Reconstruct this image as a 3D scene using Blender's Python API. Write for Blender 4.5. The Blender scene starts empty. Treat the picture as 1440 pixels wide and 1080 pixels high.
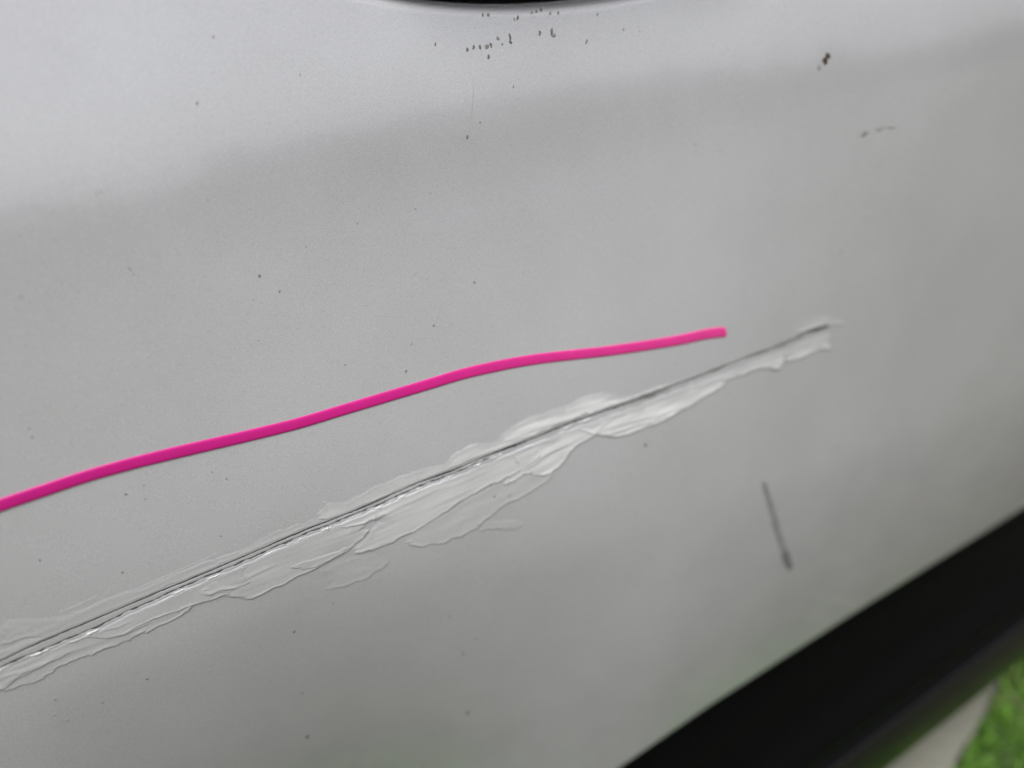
import bpy, math, random
import numpy as np
from mathutils import Matrix, Euler, Vector

# ------------------------------------------------------------------ camera, sky, sun, exposure
scene = bpy.context.scene
COL = scene.collection
SUN_ELEV, SUN_AZ = math.radians(66), math.radians(-25)      # azimuth measured from the door's outward direction
cam_data = bpy.data.cameras.new('camera')
cam = bpy.data.objects.new('camera', cam_data)
COL.objects.link(cam)
cam_data.sensor_width = 36.0
cam_data.lens = 26.0
cam_data.clip_start = 0.01
cam_data.clip_end = 2000.0
M = Matrix([[0.85834, 0.30142, -0.4152], [-0.50046, 0.31357, -0.80698], [-0.11304, 0.90046, 0.42]])
cam.matrix_world = Matrix.Translation((0.0, -0.30, 1.10)) @ M.to_4x4()
cam_data.dof.use_dof = True
cam_data.dof.focus_distance = 0.328
cam_data.dof.aperture_fstop = 3.3
scene.camera = cam

world = bpy.data.worlds.new('World')
scene.world = world
world.use_nodes = True
wn = world.node_tree
wn.nodes.clear()
sky = wn.nodes.new('ShaderNodeTexSky')
sky.sky_type = 'NISHITA'
sky.sun_disc = False
sky.sun_elevation = SUN_ELEV
sun_dir = Vector((math.sin(SUN_AZ) * math.cos(SUN_ELEV), -math.cos(SUN_AZ) * math.cos(SUN_ELEV), math.sin(SUN_ELEV)))
sky.sun_rotation = math.atan2(sun_dir.x, sun_dir.y)
sky.air_density = 1.0
sky.dust_density = 4.0
sky.ozone_density = 1.0
hs = wn.nodes.new('ShaderNodeHueSaturation')                 # overcast: the cloud deck takes the blue out
hs.inputs['Saturation'].default_value = 0.18
bg = wn.nodes.new('ShaderNodeBackground')
bg.inputs['Strength'].default_value = 0.10
wo = wn.nodes.new('ShaderNodeOutputWorld')
wn.links.new(sky.outputs[0], hs.inputs['Color'])
wn.links.new(hs.outputs[0], bg.inputs['Color'])
wn.links.new(bg.outputs[0], wo.inputs['Surface'])

sun_data = bpy.data.lights.new('sun', 'SUN')
sun_data.energy = 1.5
sun_data.angle = math.radians(18)
sun_data.color = (1.0, 0.985, 0.965)
sun = bpy.data.objects.new('sun', sun_data)
COL.objects.link(sun)
sun.rotation_euler = sun_dir.to_track_quat('Z', 'Y').to_euler()

vs = scene.view_settings
vs.view_transform = 'Standard'
vs.look = 'None'
vs.gamma = 1.0
vs.use_curve_mapping = False
vs.exposure = 0.60

rng = np.random.default_rng(7)
random.seed(7)

# ------------------------------------------------------------------ traced layout, metres on the door (x along the car, z up)
SMEARS = [(0.16,0.1,1.3,0.13,[(-0.07681,0.92024),(-0.06952,0.91664),(-0.06103,0.91196),(-0.05147,0.91144),(-0.04187,0.91229),(-0.03255,0.91149),(-0.02296,0.91068),(-0.00804,0.9121),(0.00121,0.91031),(0.00149,0.90623),(-0.00706,0.90597),(-0.01542,0.90573),(-0.02358,0.90558),(-0.03158,0.90544),(-0.03946,0.90512),(-0.04718,0.90482),(-0.05473,0.9046),(-0.06215,0.90432),(-0.06947,0.90394),(-0.07407,0.90885),(-0.08265,0.90884),(-0.08267,0.91553)]),(0.26,0.1,1.2,0.12,[(-0.08674,0.90754),(-0.08308,0.90765),(-0.07952,0.90736),(-0.07505,0.9078),(-0.06913,0.9068),(-0.06255,0.90545),(-0.06294,0.90428),(-0.07162,0.90383),(-0.08018,0.90313),(-0.08855,0.9025)]),(0.14,0.08,1.1,0.25,[(-0.00258,0.91027),(0.00445,0.91103),(0.01354,0.91024),(0.02374,0.91297),(0.03491,0.91212),(0.04807,0.911),(0.05404,0.91079),(0.05162,0.90773),(0.04037,0.90774),(0.02935,0.90746),(0.01856,0.90696),(0.00803,0.90644),(-0.0022,0.9061)]),(0.2,0.14,1.2,0.39,[(0.04841,0.91899),(0.05219,0.91772),(0.05663,0.91459),(0.06441,0.91414),(0.07284,0.91596),(0.08376,0.91583),(0.09506,0.91616),(0.10063,0.91541),(0.10719,0.91429),(0.11913,0.91463),(0.12104,0.90881),(0.10791,0.90899),(0.09514,0.90907),(0.08256,0.90835),(0.07038,0.90791),(0.05857,0.90766),(0.04716,0.90777),(0.04455,0.91409),(0.04977,0.91468)]),(0.34,0.14,1.6,0.55,[(0.11215,0.91353),(0.11649,0.91645),(0.125,0.91889),(0.12998,0.91832),(0.13467,0.91596),(0.14142,0.91577),(0.15118,0.9139),(0.1594,0.9112),(0.15692,0.90951),(0.14157,0.90944),(0.12669,0.90926),(0.11231,0.90926)]),(0.3,0.16,1.8,0.69,[(0.14204,0.91625),(0.15219,0.91945),(0.1635,0.92203),(0.17559,0.92142),(0.18555,0.91988),(0.19267,0.921),(0.20451,0.92156),(0.21608,0.91829),(0.22518,0.91228),(0.23254,0.91048),(0.22975,0.90836),(0.21551,0.90882),(0.20169,0.90939),(0.18825,0.90983),(0.1751,0.90976),(0.16227,0.90959),(0.14979,0.90948),(0.13763,0.9094)]),(0.22,0.14,1.8,0.69,[(0.21525,0.91215),(0.23262,0.91122),(0.24557,0.9119),(0.25602,0.91095),(0.26938,0.90922),(0.26657,0.90815),(0.24784,0.90836),(0.22975,0.90836),(0.21237,0.90895)]),(0.2,0.06,2.2,0.3,[(0.3593,0.91202),(0.36655,0.91561),(0.37939,0.91809),(0.39318,0.91425),(0.41043,0.90596),(0.41113,0.90115),(0.39412,0.90648),(0.37591,0.90842),(0.36388,0.90824)]),(0.22,0.22,1.3,0.12,[(-0.09143,0.89787),(-0.08438,0.89834),(-0.07716,0.89889),(-0.06984,0.89935),(-0.06243,0.8997),(-0.05491,0.89992),(-0.04726,0.9001),(-0.03941,0.90039),(-0.03142,0.90064),(-0.02331,0.90073),(-0.01501,0.90087),(-0.00917,0.8971),(-0.01454,0.89118),(-0.01725,0.88954),(-0.02365,0.88795),(-0.03096,0.88805),(-0.03453,0.88699),(-0.03753,0.88778),(-0.03922,0.88688),(-0.04267,0.88721),(-0.04703,0.88673),(-0.05093,0.88762),(-0.05384,0.88712),(-0.05774,0.88773),(-0.06298,0.88817),(-0.0662,0.88849),(-0.06992,0.88721),(-0.07347,0.88639),(-0.07512,0.88535),(-0.08071,0.88599),(-0.08685,0.88655),(-0.09054,0.88844),(-0.09324,0.88951)]),(0.4,0.2,1.2,0.16,[(-0.07047,0.90097),(-0.06283,0.90133),(-0.05506,0.9016),(-0.04716,0.9018),(-0.03906,0.9021),(-0.03079,0.90237),(-0.0224,0.90249),(-0.01381,0.90265),(-0.00501,0.90287),(0.004,0.90314),(0.01323,0.9035),(0.01267,0.89092),(0.00483,0.89146),(-0.00427,0.88958),(-0.01442,0.89164),(-0.02464,0.89229),(-0.03188,0.89236),(-0.03706,0.89178),(-0.04435,0.89096),(-0.05068,0.89281),(-0.05471,0.89721),(-0.05998,0.8974)]),(0.36,0.24,1.2,0.12,[(-0.09082,0.89622),(-0.08311,0.89717),(-0.07479,0.89578),(-0.0676,0.89419),(-0.06228,0.8944),(-0.06147,0.89283),(-0.06764,0.89211),(-0.07223,0.89199),(-0.07773,0.89093),(-0.08382,0.8898),(-0.08993,0.88843),(-0.09211,0.88924)]),(0.34,0.26,1.4,0.25,[(-0.00833,0.90349),(0.00119,0.90376),(0.01095,0.90409),(0.02099,0.9046),(0.03125,0.90499),(0.04172,0.90523),(0.05238,0.90514),(0.06333,0.90513),(0.07011,0.89417),(0.06186,0.88928),(0.05417,0.88673),(0.04668,0.88478),(0.03782,0.88405),(0.03091,0.88383),(0.02572,0.88329),(0.02297,0.88222),(0.01973,0.88267),(0.01489,0.88313),(0.0113,0.8818),(0.00792,0.88126),(0.00199,0.88644),(-0.00383,0.89126),(-0.00711,0.89627),(-0.01065,0.8972)]),(0.58,0.22,1.1,0.29,[(0.02615,0.89255),(0.02886,0.89349),(0.0411,0.89133),(0.04969,0.8908),(0.05669,0.89038),(0.06235,0.88947),(0.05518,0.88732),(0.04689,0.88578),(0.03803,0.88505),(0.03172,0.88748)]),(0.46,0.26,1.4,0.45,[(0.05269,0.90477),(0.06289,0.90475),(0.07341,0.90503),(0.08421,0.90548),(0.09531,0.9061),(0.10655,0.90598),(0.11804,0.90572),(0.12991,0.90584),(0.14209,0.90594),(0.15458,0.90597),(0.16742,0.9061),(0.16823,0.89675),(0.15435,0.89349),(0.14211,0.89168),(0.1325,0.89151),(0.12176,0.8895),(0.11021,0.88739),(0.09874,0.88426),(0.0907,0.88296),(0.08092,0.88199),(0.07506,0.88089),(0.06585,0.88148),(0.05896,0.88368),(0.05681,0.88651),(0.0619,0.88948),(0.06824,0.89398),(0.0736,0.89785),(0.06203,0.89898),(0.05517,0.9001)]),(0.11,0.08,2.0,0.12,[(0.03849,0.88314),(0.04069,0.87688),(0.04066,0.87225),(0.04132,0.8688),(0.05031,0.86634),(0.0603,0.86573),(0.068,0.86706),(0.07713,0.87067),(0.06897,0.87823),(0.05888,0.88327),(0.04662,0.88448)]),(0.22,0.22,1.6,0.2,[(0.08101,0.8825),(0.1103,0.8879),(0.13258,0.89201),(0.14214,0.89189),(0.15621,0.89112),(0.16462,0.8872),(0.17634,0.88475),(0.16703,0.87947),(0.15894,0.87827),(0.15202,0.87662),(0.14319,0.8764),(0.13654,0.87528),(0.13195,0.87293),(0.12862,0.87187),(0.12532,0.86928),(0.1234,0.86828),(0.12086,0.86898),(0.11334,0.86706),(0.11045,0.86855),(0.10624,0.86759),(0.09851,0.87),(0.08891,0.87185)]),(0.14,0.1,2.0,0.1,[(0.12175,0.86774),(0.12662,0.87277),(0.13996,0.86795),(0.15249,0.86114),(0.14874,0.85738),(0.14117,0.85926),(0.13296,0.86376)]),(0.42,0.3,1.6,0.65,[(0.14216,0.90633),(0.15493,0.90636),(0.16808,0.9065),(0.18159,0.90658),(0.19545,0.90638),(0.20966,0.90573),(0.22431,0.90516),(0.20199,0.89478),(0.18994,0.89452),(0.18677,0.89295),(0.18216,0.88918),(0.17579,0.88497),(0.16873,0.88387),(0.16104,0.88575),(0.15555,0.89039),(0.14811,0.88835),(0.14036,0.88868),(0.14312,0.89127),(0.15228,0.89432)]),(0.62,0.2,1.3,0.62,[(0.14039,0.88889),(0.14424,0.89157),(0.15644,0.89267),(0.16934,0.89654),(0.17746,0.89736),(0.17269,0.89613),(0.16087,0.89255),(0.15558,0.8906),(0.14814,0.88856)]),(0.4,0.34,1.8,0.69,[(0.1857,0.90619),(0.20063,0.90573),(0.21601,0.90503),(0.23193,0.90445),(0.24844,0.90447),(0.2655,0.90416),(0.28316,0.90392),(0.30143,0.9036),(0.30189,0.89495),(0.29564,0.89297),(0.28393,0.8916),(0.27097,0.88959),(0.25692,0.88812),(0.24593,0.88684),(0.22761,0.88836),(0.21613,0.88851),(0.2109,0.89215),(0.20199,0.89478)]),(0.66,0.3,1.6,0.7,[(0.20141,0.89499),(0.21329,0.89664),(0.2244,0.89465),(0.23594,0.8939),(0.25036,0.89163),(0.26399,0.89029),(0.257,0.88926),(0.24217,0.88994),(0.22923,0.89176),(0.21892,0.89099),(0.21277,0.89214)]),(0.34,0.34,2.2,0.61,[(0.29155,0.90336),(0.31249,0.90283),(0.33427,0.90266),(0.35688,0.90323),(0.35445,0.89583),(0.35014,0.89194),(0.34918,0.88898),(0.34351,0.88907),(0.33693,0.89295),(0.33056,0.89476),(0.32278,0.89582),(0.31513,0.89491),(0.30311,0.89706),(0.29864,0.89555)]),(0.62,0.26,2.2,0.6,[(0.31512,0.89673),(0.32428,0.89801),(0.33362,0.89722),(0.34313,0.89666),(0.3501,0.8927),(0.34967,0.88907),(0.34349,0.88932),(0.33692,0.89308),(0.32742,0.89578)]),(0.34,0.26,2.6,0.53,[(0.34603,0.90235),(0.36897,0.90334),(0.39312,0.90146),(0.39829,0.89891),(0.39789,0.88843),(0.39319,0.88806),(0.38421,0.89059),(0.37483,0.89044),(0.36471,0.8907),(0.35392,0.89148),(0.34957,0.89611)])]
RIDGES = [(0.34,1.0,[(-0.08938,0.88997),(-0.08503,0.89171),(-0.08021,0.89293),(-0.07386,0.89287),(-0.06828,0.89411),(-0.06187,0.89362)]),(0.22,0.9,[(-0.08658,0.89435),(-0.08292,0.89415),(-0.08015,0.8931)]),(0.3,0.8,[(-0.04926,0.89297),(-0.04284,0.8913),(-0.03632,0.89186),(-0.03119,0.89227)]),(0.2,0.7,[(-0.05073,0.89702),(-0.0479,0.89735),(-0.04411,0.89628),(-0.03838,0.89678)]),(0.25,0.8,[(-0.00875,0.89583),(-0.00701,0.8938),(-0.00469,0.89387)]),(0.25,0.8,[(-0.00293,0.89469),(0.00126,0.8929),(0.0049,0.89174)]),(0.25,0.8,[(-0.01072,0.89693),(-0.00689,0.89426),(-0.00158,0.89394),(0.00483,0.89146)]),(0.22,1.2,[(0.05097,0.89688),(0.06154,0.89659),(0.06902,0.89785),(0.07661,0.89911),(0.0851,0.89951)]),(0.22,1.2,[(0.00541,0.8938),(0.01453,0.89525),(0.0236,0.89578)]),(0.2,1.0,[(0.06844,0.89495),(0.07295,0.89919),(0.07851,0.8993)]),(0.2,1.4,[(0.08432,0.90037),(0.09187,0.90021),(0.10372,0.9014),(0.11364,0.90144)]),(0.3,1.4,[(0.14754,0.89187),(0.1611,0.89409),(0.17284,0.89716),(0.18447,0.89766)]),(0.28,1.2,[(0.1561,0.90458),(0.16719,0.90465),(0.17832,0.90319)]),(0.25,1.5,[(0.15132,0.91467),(0.1643,0.91408),(0.1798,0.91271),(0.19353,0.91158)]),(0.3,1.5,[(0.15098,0.91275),(0.16413,0.9131),(0.18197,0.91195),(0.19811,0.91053)]),(0.3,1.5,[(0.19625,0.89712),(0.20852,0.89815),(0.22329,0.89617),(0.2438,0.89339),(0.26826,0.89172),(0.28252,0.89267)]),(0.3,1.5,[(0.16155,0.89716),(0.17516,0.89736),(0.18916,0.89755)]),(0.25,1.6,[(0.22439,0.90578),(0.23965,0.905),(0.25814,0.9044)]),(0.28,1.6,[(0.27717,0.90035),(0.28856,0.90008),(0.30313,0.89884)]),(0.28,2.0,[(0.36869,0.90268),(0.38037,0.9027),(0.39237,0.90193)])]
LINE_UPPER = [(-0.09965,0.90144),(-0.08493,0.90243),(-0.07164,0.90351),(-0.05909,0.90415),(-0.04565,0.90453),(-0.03168,0.9051),(-0.01728,0.90534),(-0.00229,0.90575),(0.01014,0.90616),(0.02696,0.90704),(0.043,0.90744),(0.06096,0.90728),(0.07911,0.90778),(0.09816,0.90887),(0.11693,0.90838),(0.14045,0.90866),(0.15679,0.90873),(0.17328,0.90896),(0.1908,0.90904),(0.2147,0.90802),(0.23321,0.9074),(0.24881,0.90751),(0.27034,0.9072),(0.29455,0.90703),(0.31628,0.90654),(0.33954,0.90658),(0.35534,0.90717),(0.37284,0.90816),(0.39114,0.90658)]
LINE_LOWER = [(-0.10109,0.89758),(-0.08598,0.89949),(-0.07792,0.89988),(-0.06948,0.90013),(-0.0604,0.90012),(-0.04964,0.90045),(-0.03964,0.90183),(-0.02765,0.90243),(-0.01788,0.90325),(-0.00286,0.90363),(0.01591,0.90404),(0.02908,0.905),(0.04249,0.90525),(0.06051,0.90524),(0.07865,0.90554),(0.09776,0.9068),(0.11654,0.90628),(0.13728,0.9074)]
TAPE = [((-0.08037,0.96765),(-0.08081,0.96268)),((-0.06918,0.96836),(-0.0695,0.96332)),((-0.06212,0.96908),(-0.06248,0.964)),((-0.04803,0.96927),(-0.04839,0.96422)),((-0.03335,0.96929),(-0.03373,0.96429)),((-0.01824,0.96851),(-0.01868,0.96341)),((-0.00257,0.96709),(-0.00304,0.96188)),((0.01379,0.96521),(0.01338,0.96002)),((0.031,0.96322),(0.03073,0.95806)),((0.04922,0.96143),(0.04919,0.95629)),((0.06873,0.96052),(0.06891,0.95542)),((0.0894,0.95965),(0.08969,0.95443)),((0.11124,0.95878),(0.11165,0.95343)),((0.13047,0.95808),(0.13079,0.95262)),((0.15039,0.95617),(0.15049,0.9506)),((0.17105,0.95324),(0.17093,0.94775)),((0.19245,0.94917),(0.19222,0.94366)),((0.21474,0.9448),(0.21471,0.93916)),((0.23825,0.94087),(0.23856,0.93499)),((0.26303,0.93717),(0.26378,0.93102)),((0.28126,0.93533),(0.28237,0.92885)),((0.29224,0.93384),(0.29308,0.92727)),((0.29847,0.93257),(0.29897,0.926))]
TAPE_END = (0.3015,0.9285)
SPECKS = [(0.14921,1.1018,0.92,0.41,55.0,0),(0.16425,1.09796,0.91,0.69,60.0,0),(0.16767,1.09877,1.05,0.7,66.0,0),(0.17086,1.09844,1.06,0.71,66.0,0),(0.17414,1.0984,1.63,1.16,45.0,1),(0.17641,1.09875,1.17,0.73,103.0,0),(0.18054,1.10099,1.03,0.91,78.0,1),(0.18226,1.09845,0.94,0.52,56.0,1),(0.18684,1.10096,1.91,0.74,89.0,0),(0.18681,1.09888,0.9,0.93,79.0,0),(0.17433,1.09394,1.06,0.71,67.0,0),(0.20276,1.10119,1.21,0.75,80.0,0),(0.20929,1.10116,1.87,0.75,68.0,0),(0.20974,1.09929,1.22,1.53,80.0,1),(0.22755,1.095,1.16,0.57,57.0,0),(0.1847,1.07998,0.94,0.47,68.0,1),(0.15677,1.0619,1.1,0.62,62.0,0),(0.16451,1.06725,0.74,0.77,9.0,2),(0.17495,1.11113,0.87,0.45,72.0,0),(0.17744,1.11091,1.03,0.88,72.0,1),(0.18213,1.11253,1.34,0.45,69.0,1),(0.19045,1.10802,0.9,0.45,67.0,1),(0.19239,1.10843,1.08,0.63,61.0,0),(0.20016,1.10982,1.08,0.63,61.0,1),(0.20281,1.10988,1.08,0.65,67.0,0),(0.20554,1.11024,1.37,0.74,70.0,0),(0.20989,1.10896,0.94,0.55,62.0,1),(0.21406,1.10859,0.97,0.55,56.0,1),(0.23528,1.10608,1.13,0.58,63.0,1),(0.24916,1.09819,0.97,0.5,63.0,1),(0.25798,1.09666,0.83,0.5,63.0,2),(0.05768,1.11323,0.92,0.35,54.0,0),(0.04526,1.09177,1.06,0.48,53.0,0),(0.05018,1.02461,1.0,0.85,35.0,0),(0.05627,1.01639,0.88,0.44,35.0,0),(0.14651,0.99695,0.91,0.7,13.0,0),(0.08688,1.09677,0.98,0.34,55.0,1),(0.00434,1.06733,0.88,0.28,63.0,1),(0.00287,1.06712,1.47,0.22,72.0,2),(0.03902,1.0575,0.81,0.31,60.0,1),(-0.02449,1.05831,0.73,0.4,67.0,1),(-0.03075,1.03818,1.05,0.37,-9.0,1),(0.00499,1.03908,1.71,0.38,111.0,1),(0.00574,1.03672,0.98,0.32,116.0,1),(0.09649,1.03578,0.75,0.48,65.0,1),(0.07179,1.03144,0.74,0.37,54.0,1),(0.12455,1.03603,0.64,0.5,44.0,1),(0.13333,1.04122,0.62,0.35,66.0,1),(0.11703,1.00809,2.37,0.34,23.0,2),(0.09436,1.01574,0.8,0.39,24.0,2),(0.04513,1.01613,0.57,0.57,74.0,2),(0.12132,0.98255,0.86,0.72,28.0,0),(0.1082,0.97739,1.68,0.45,28.0,1),(0.10287,0.96573,1.0,0.73,55.0,0),(0.0755,0.97769,0.96,0.41,2.0,1),(0.04245,0.99917,0.58,0.43,45.0,1),(0.03176,0.98016,0.77,0.29,102.0,2),(0.01408,0.94575,0.85,0.59,12.0,1),(0.37847,1.06963,3.51,3.08,40.0,3),(0.38012,1.07129,1.65,2.47,74.0,3),(0.37356,1.06613,2.05,2.05,40.0,1),(0.41205,1.02519,4.63,1.85,12.0,1),(0.42695,1.02582,5.05,1.52,5.0,2),(0.4373,1.02511,4.62,1.34,-5.0,2),(0.23607,0.87714,1.38,1.67,85.0,0),(0.2234,0.86297,1.42,1.38,86.0,2),(0.41551,0.80508,2.38,2.86,16.0,2),(0.29527,0.84184,1.34,1.38,91.0,2),(0.28647,1.03833,0.72,0.92,85.0,2),(0.303,1.03315,1.2,0.69,36.0,2),(0.39823,0.95531,2.82,1.24,11.0,2),(-0.04426,0.99148,0.67,0.32,63.0,0),(-0.04451,0.98805,0.69,0.44,71.0,0),(-0.0584,0.93951,0.94,0.4,78.0,0),(-0.03453,0.92113,0.5,0.92,74.0,0),(-0.02294,0.95415,0.61,0.77,73.0,0),(-0.01598,0.95512,0.76,0.4,64.0,1),(-0.01722,0.94929,0.47,0.78,74.0,1),(0.0096,0.95073,0.65,0.56,74.0,1),(0.00473,0.92054,0.7,0.6,74.0,1),(0.11643,0.88165,1.2,0.88,-13.0,0),(0.13567,0.88446,1.21,1.14,71.0,0),(0.13455,0.89109,1.03,0.65,81.0,1),(0.14468,0.88109,1.57,1.2,9.0,1),(0.08631,0.89294,1.01,0.78,79.0,1),(0.10964,0.88511,0.84,0.62,80.0,1),(0.08596,0.8931,0.8,0.77,79.0,1),(0.04772,0.89145,1.0,0.7,78.0,1),(0.04297,0.8598,0.92,0.76,79.0,1),(0.02228,0.85194,1.03,0.87,62.0,0),(-0.04228,0.86188,0.97,0.67,11.0,0),(-0.06141,0.86016,1.12,0.55,-31.0,1),(-0.06108,0.85939,0.86,0.58,72.0,2),(-0.07562,0.87251,0.59,0.94,71.0,1),(-0.07572,0.85829,0.64,0.98,72.0,1),(-0.07811,0.86426,0.98,0.45,65.0,2),(0.10791,0.71865,3.36,1.56,82.0,0),(0.01383,0.76466,2.29,1.55,67.0,0),(0.01772,0.80538,1.32,1.13,55.0,1),(0.10723,0.7803,1.96,1.63,60.0,1),(0.11562,0.78832,2.28,0.9,94.0,1),(0.10189,0.81573,1.39,0.93,85.0,1),(0.08893,0.77412,4.64,0.5,98.0,2),(0.14419,0.74817,2.09,1.38,89.0,2),(0.14075,0.90312,0.94,0.45,21.0,2),(0.25166,0.76035,1.95,2.15,92.0,2),(0.33738,0.82646,2.05,3.08,94.0,2),(0.22305,0.894,0.88,0.78,83.0,2)]
SCUFF = [((0.33749,0.80798),1.1),((0.33933,0.80302),2.4200000000000004),((0.34599,0.78664),2.9700000000000006),((0.35349,0.76721),3.08),((0.36052,0.74978),3.08),((0.36795,0.73276),3.3000000000000003),((0.37053,0.72711),3.5200000000000005),((0.37591,0.71546),3.74),((0.38234,0.70363),2.4200000000000004)]
DRIP = [((0.16452,1.08373),0.15),((0.16186,1.0744),0.25),((0.15946,1.068),0.3),((0.15659,1.06099),0.35)]
SILL = [(-0.8,0.54799),(0.10262,0.54899),(0.18262,0.54999),(0.19396,0.55751),(0.20547,0.56431),(0.21725,0.57032),(0.22939,0.57548),(0.24205,0.57967),(0.25547,0.58249),(0.27,0.5835),(0.28541,0.58343),(0.30117,0.58336),(0.31729,0.58332),(0.33398,0.58219),(0.35106,0.58113),(0.3685,0.58014),(0.38631,0.57924),(0.4045,0.57843),(0.42306,0.57772),(0.44201,0.5771),(0.46136,0.57656),(0.48113,0.57608),(0.50135,0.57566),(0.52225,0.57473),(0.54367,0.57382),(0.56544,0.5731),(0.58767,0.57248),(0.61047,0.57185),(0.63397,0.57105),(0.65811,0.57022),(0.68295,0.56936),(0.70852,0.56845),(0.73488,0.56749),(0.76207,0.56645),(0.79015,0.56534),(2.0,0.56534)]

# ------------------------------------------------------------------ shape of the door skin: y (positive = into the car)
#PROFILE_BEGIN
TILT_Z = [0.50, 0.60, 0.66, 0.70, 0.76, 0.82, 0.90, 0.96, 1.00, 1.045, 1.06, 1.075, 1.09, 1.12, 1.25, 1.40]
TILT_A = [-13.0, -11.0, -9.0, -7.0, -4.6, -2.2, 0.2, 1.8, 2.6, 3.2, 4.2, 5.6, 6.0, 6.2, 7.0, 8.0]
_zz = np.linspace(0.45, 1.45, 2001)
_tt = np.tan(np.radians(np.interp(_zz, TILT_Z, TILT_A)))
_k = np.ones(25) / 25
_tt = np.convolve(np.pad(_tt, 12, mode='edge'), _k, mode='valid')
_yy = np.concatenate([[0], np.cumsum((_tt[1:] + _tt[:-1]) / 2 * (_zz[1] - _zz[0]))])
_yy = _yy - np.interp(0.905, _zz, _yy)
_gs = -np.tan(np.radians(np.interp(_zz, [0.57, 0.62, 0.67, 0.72, 0.78, 0.86, 0.90, 0.95], [1.0, 6.0, 11.0, 12.5, 11.5, 8.0, 3.5, 0.0])))
_gs = np.convolve(np.pad(_gs, 20, mode='edge'), np.ones(41) / 41, mode='valid')
_gg = np.cumsum(_gs) * (_zz[1] - _zz[0])
_gg = _gg - np.interp(0.96, _zz, _gg)
_hs = np.interp(_zz, [0.82, 0.92, 1.03, 1.06], [0.0, 1.0, 1.0, 0.0])
_hh = np.cumsum(_hs) * (_zz[1] - _zz[0])
_hh = _hh - np.interp(0.905, _zz, _hh)
def panel_y(x, z):
    x = np.asarray(x, float); z = np.asarray(z, float)
    y = np.interp(z, _zz, _yy)
    # inward tuck towards one end, put into the shape to darken the lower panel
    f = np.clip((0.27 - x) / 0.27, 0, 1); f = f * f * (3 - 2 * f)
    y = y + f * np.interp(z, _zz, _gg)
    # tilt varied along the door, shaped to brighten the middle and darken both ends
    y = y + np.tan(np.radians(6.5 * np.exp(-((x - 0.17) / 0.16) ** 2) - 1.2 - 2.5 * np.clip((x - 0.25) / 0.3, 0, 1))) * np.interp(z, _zz, _hh)
    # lazy waves of a big pressed sheet
    y = y + 0.00035 * np.sin(x * 9.0 + 1.0 + z * 5.0) * np.sin(z * 21.0 + 0.6 + x * 2.0)
    return y
#PROFILE_END

# ------------------------------------------------------------------ helpers
def material(name, base, rough=0.5, metal=0.0, spec=0.5):
    m = bpy.data.materials.new(name)
    m.use_nodes = True
    b = m.node_tree.nodes['Principled BSDF']
    b.inputs['Base Color'].default_value = (*base, 1)
    b.inputs['Roughness'].default_value = rough
    b.inputs['Metallic'].default_value = metal
    b.inputs['Specular IOR Level'].default_value = spec
    return m, b, m.node_tree

def noise(nt, scale, detail=3.0, rough=0.5, mapping=None):
    tc = nt.nodes.new('ShaderNodeTexCoord')
    n = nt.nodes.new('ShaderNodeTexNoise')
    n.inputs['Scale'].default_value = scale
    n.inputs['Detail'].default_value = detail
    n.inputs['Roughness'].default_value = rough
    if mapping:
        mp = nt.nodes.new('ShaderNodeMapping')
        mp.inputs['Scale'].default_value = mapping
        nt.links.new(tc.outputs['Object'], mp.inputs['Vector'])
        nt.links.new(mp.outputs[0], n.inputs['Vector'])
    else:
        nt.links.new(tc.outputs['Object'], n.inputs['Vector'])
    return n

def ramp(nt, sock, stops):
    r = nt.nodes.new('ShaderNodeValToRGB')
    el = r.color_ramp.elements
    while len(el) < len(stops):
        el.new(0.5)
    for e, (p, c) in zip(el, stops):
        e.position = p
        e.color = (*c, 1) if len(c) == 3 else c
    nt.links.new(sock, r.inputs[0])
    return r

def mixcol(nt, fac, a, b, mode='MIX'):
    m = nt.nodes.new('ShaderNodeMix')
    m.data_type = 'RGBA'
    m.blend_type = mode
    for s, v in ((m.inputs[0], fac), (m.inputs[6], a), (m.inputs[7], b)):
        if hasattr(v, 'links') or isinstance(v, bpy.types.NodeSocket):
            nt.links.new(v, s)
        elif isinstance(v, (int, float)):
            s.default_value = v
        else:
            s.default_value = (*v, 1)
    return m.outputs[2]

def bump(nt, b, sock, strength, dist):
    bp = nt.nodes.new('ShaderNodeBump')
    bp.inputs['Strength'].default_value = strength
    bp.inputs['Distance'].default_value = dist
    nt.links.new(sock, bp.inputs['Height'])
    nt.links.new(bp.outputs[0], b.inputs['Normal'])

def link(name, verts, faces, mat, parent=None, smooth=True):
    me = bpy.data.meshes.new(name)
    verts = np.asarray(verts, dtype=np.float32)
    me.from_pydata(verts.tolist() if len(verts) < 20 else verts, [], faces)
    me.update()
    if smooth:
        me.polygons.foreach_set('use_smooth', np.ones(len(me.polygons), dtype=bool))
    me.materials.append(mat)
    o = bpy.data.objects.new(name, me)
    COL.objects.link(o)
    if parent:
        o.parent = parent
    return o

def tag(o, label=None, cat=None, group=None, kind=None):
    for k, v in (('label', label), ('category', cat), ('group', group), ('kind', kind)):
        if v:
            o[k] = v
    return o

def grid_faces(nu, nv, keep=None):
    i = np.arange(nu - 1)[:, None] * nv + np.arange(nv - 1)[None, :]
    f = np.stack([i, i + nv, i + nv + 1, i + 1], -1).reshape(-1, 4)
    if keep is not None:
        f = f[keep[f].any(1)]
    return f

def smoothstep(a, b, x):
    t = np.clip((x - a) / (b - a), 0, 1)
    return t * t * (3 - 2 * t)

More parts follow.
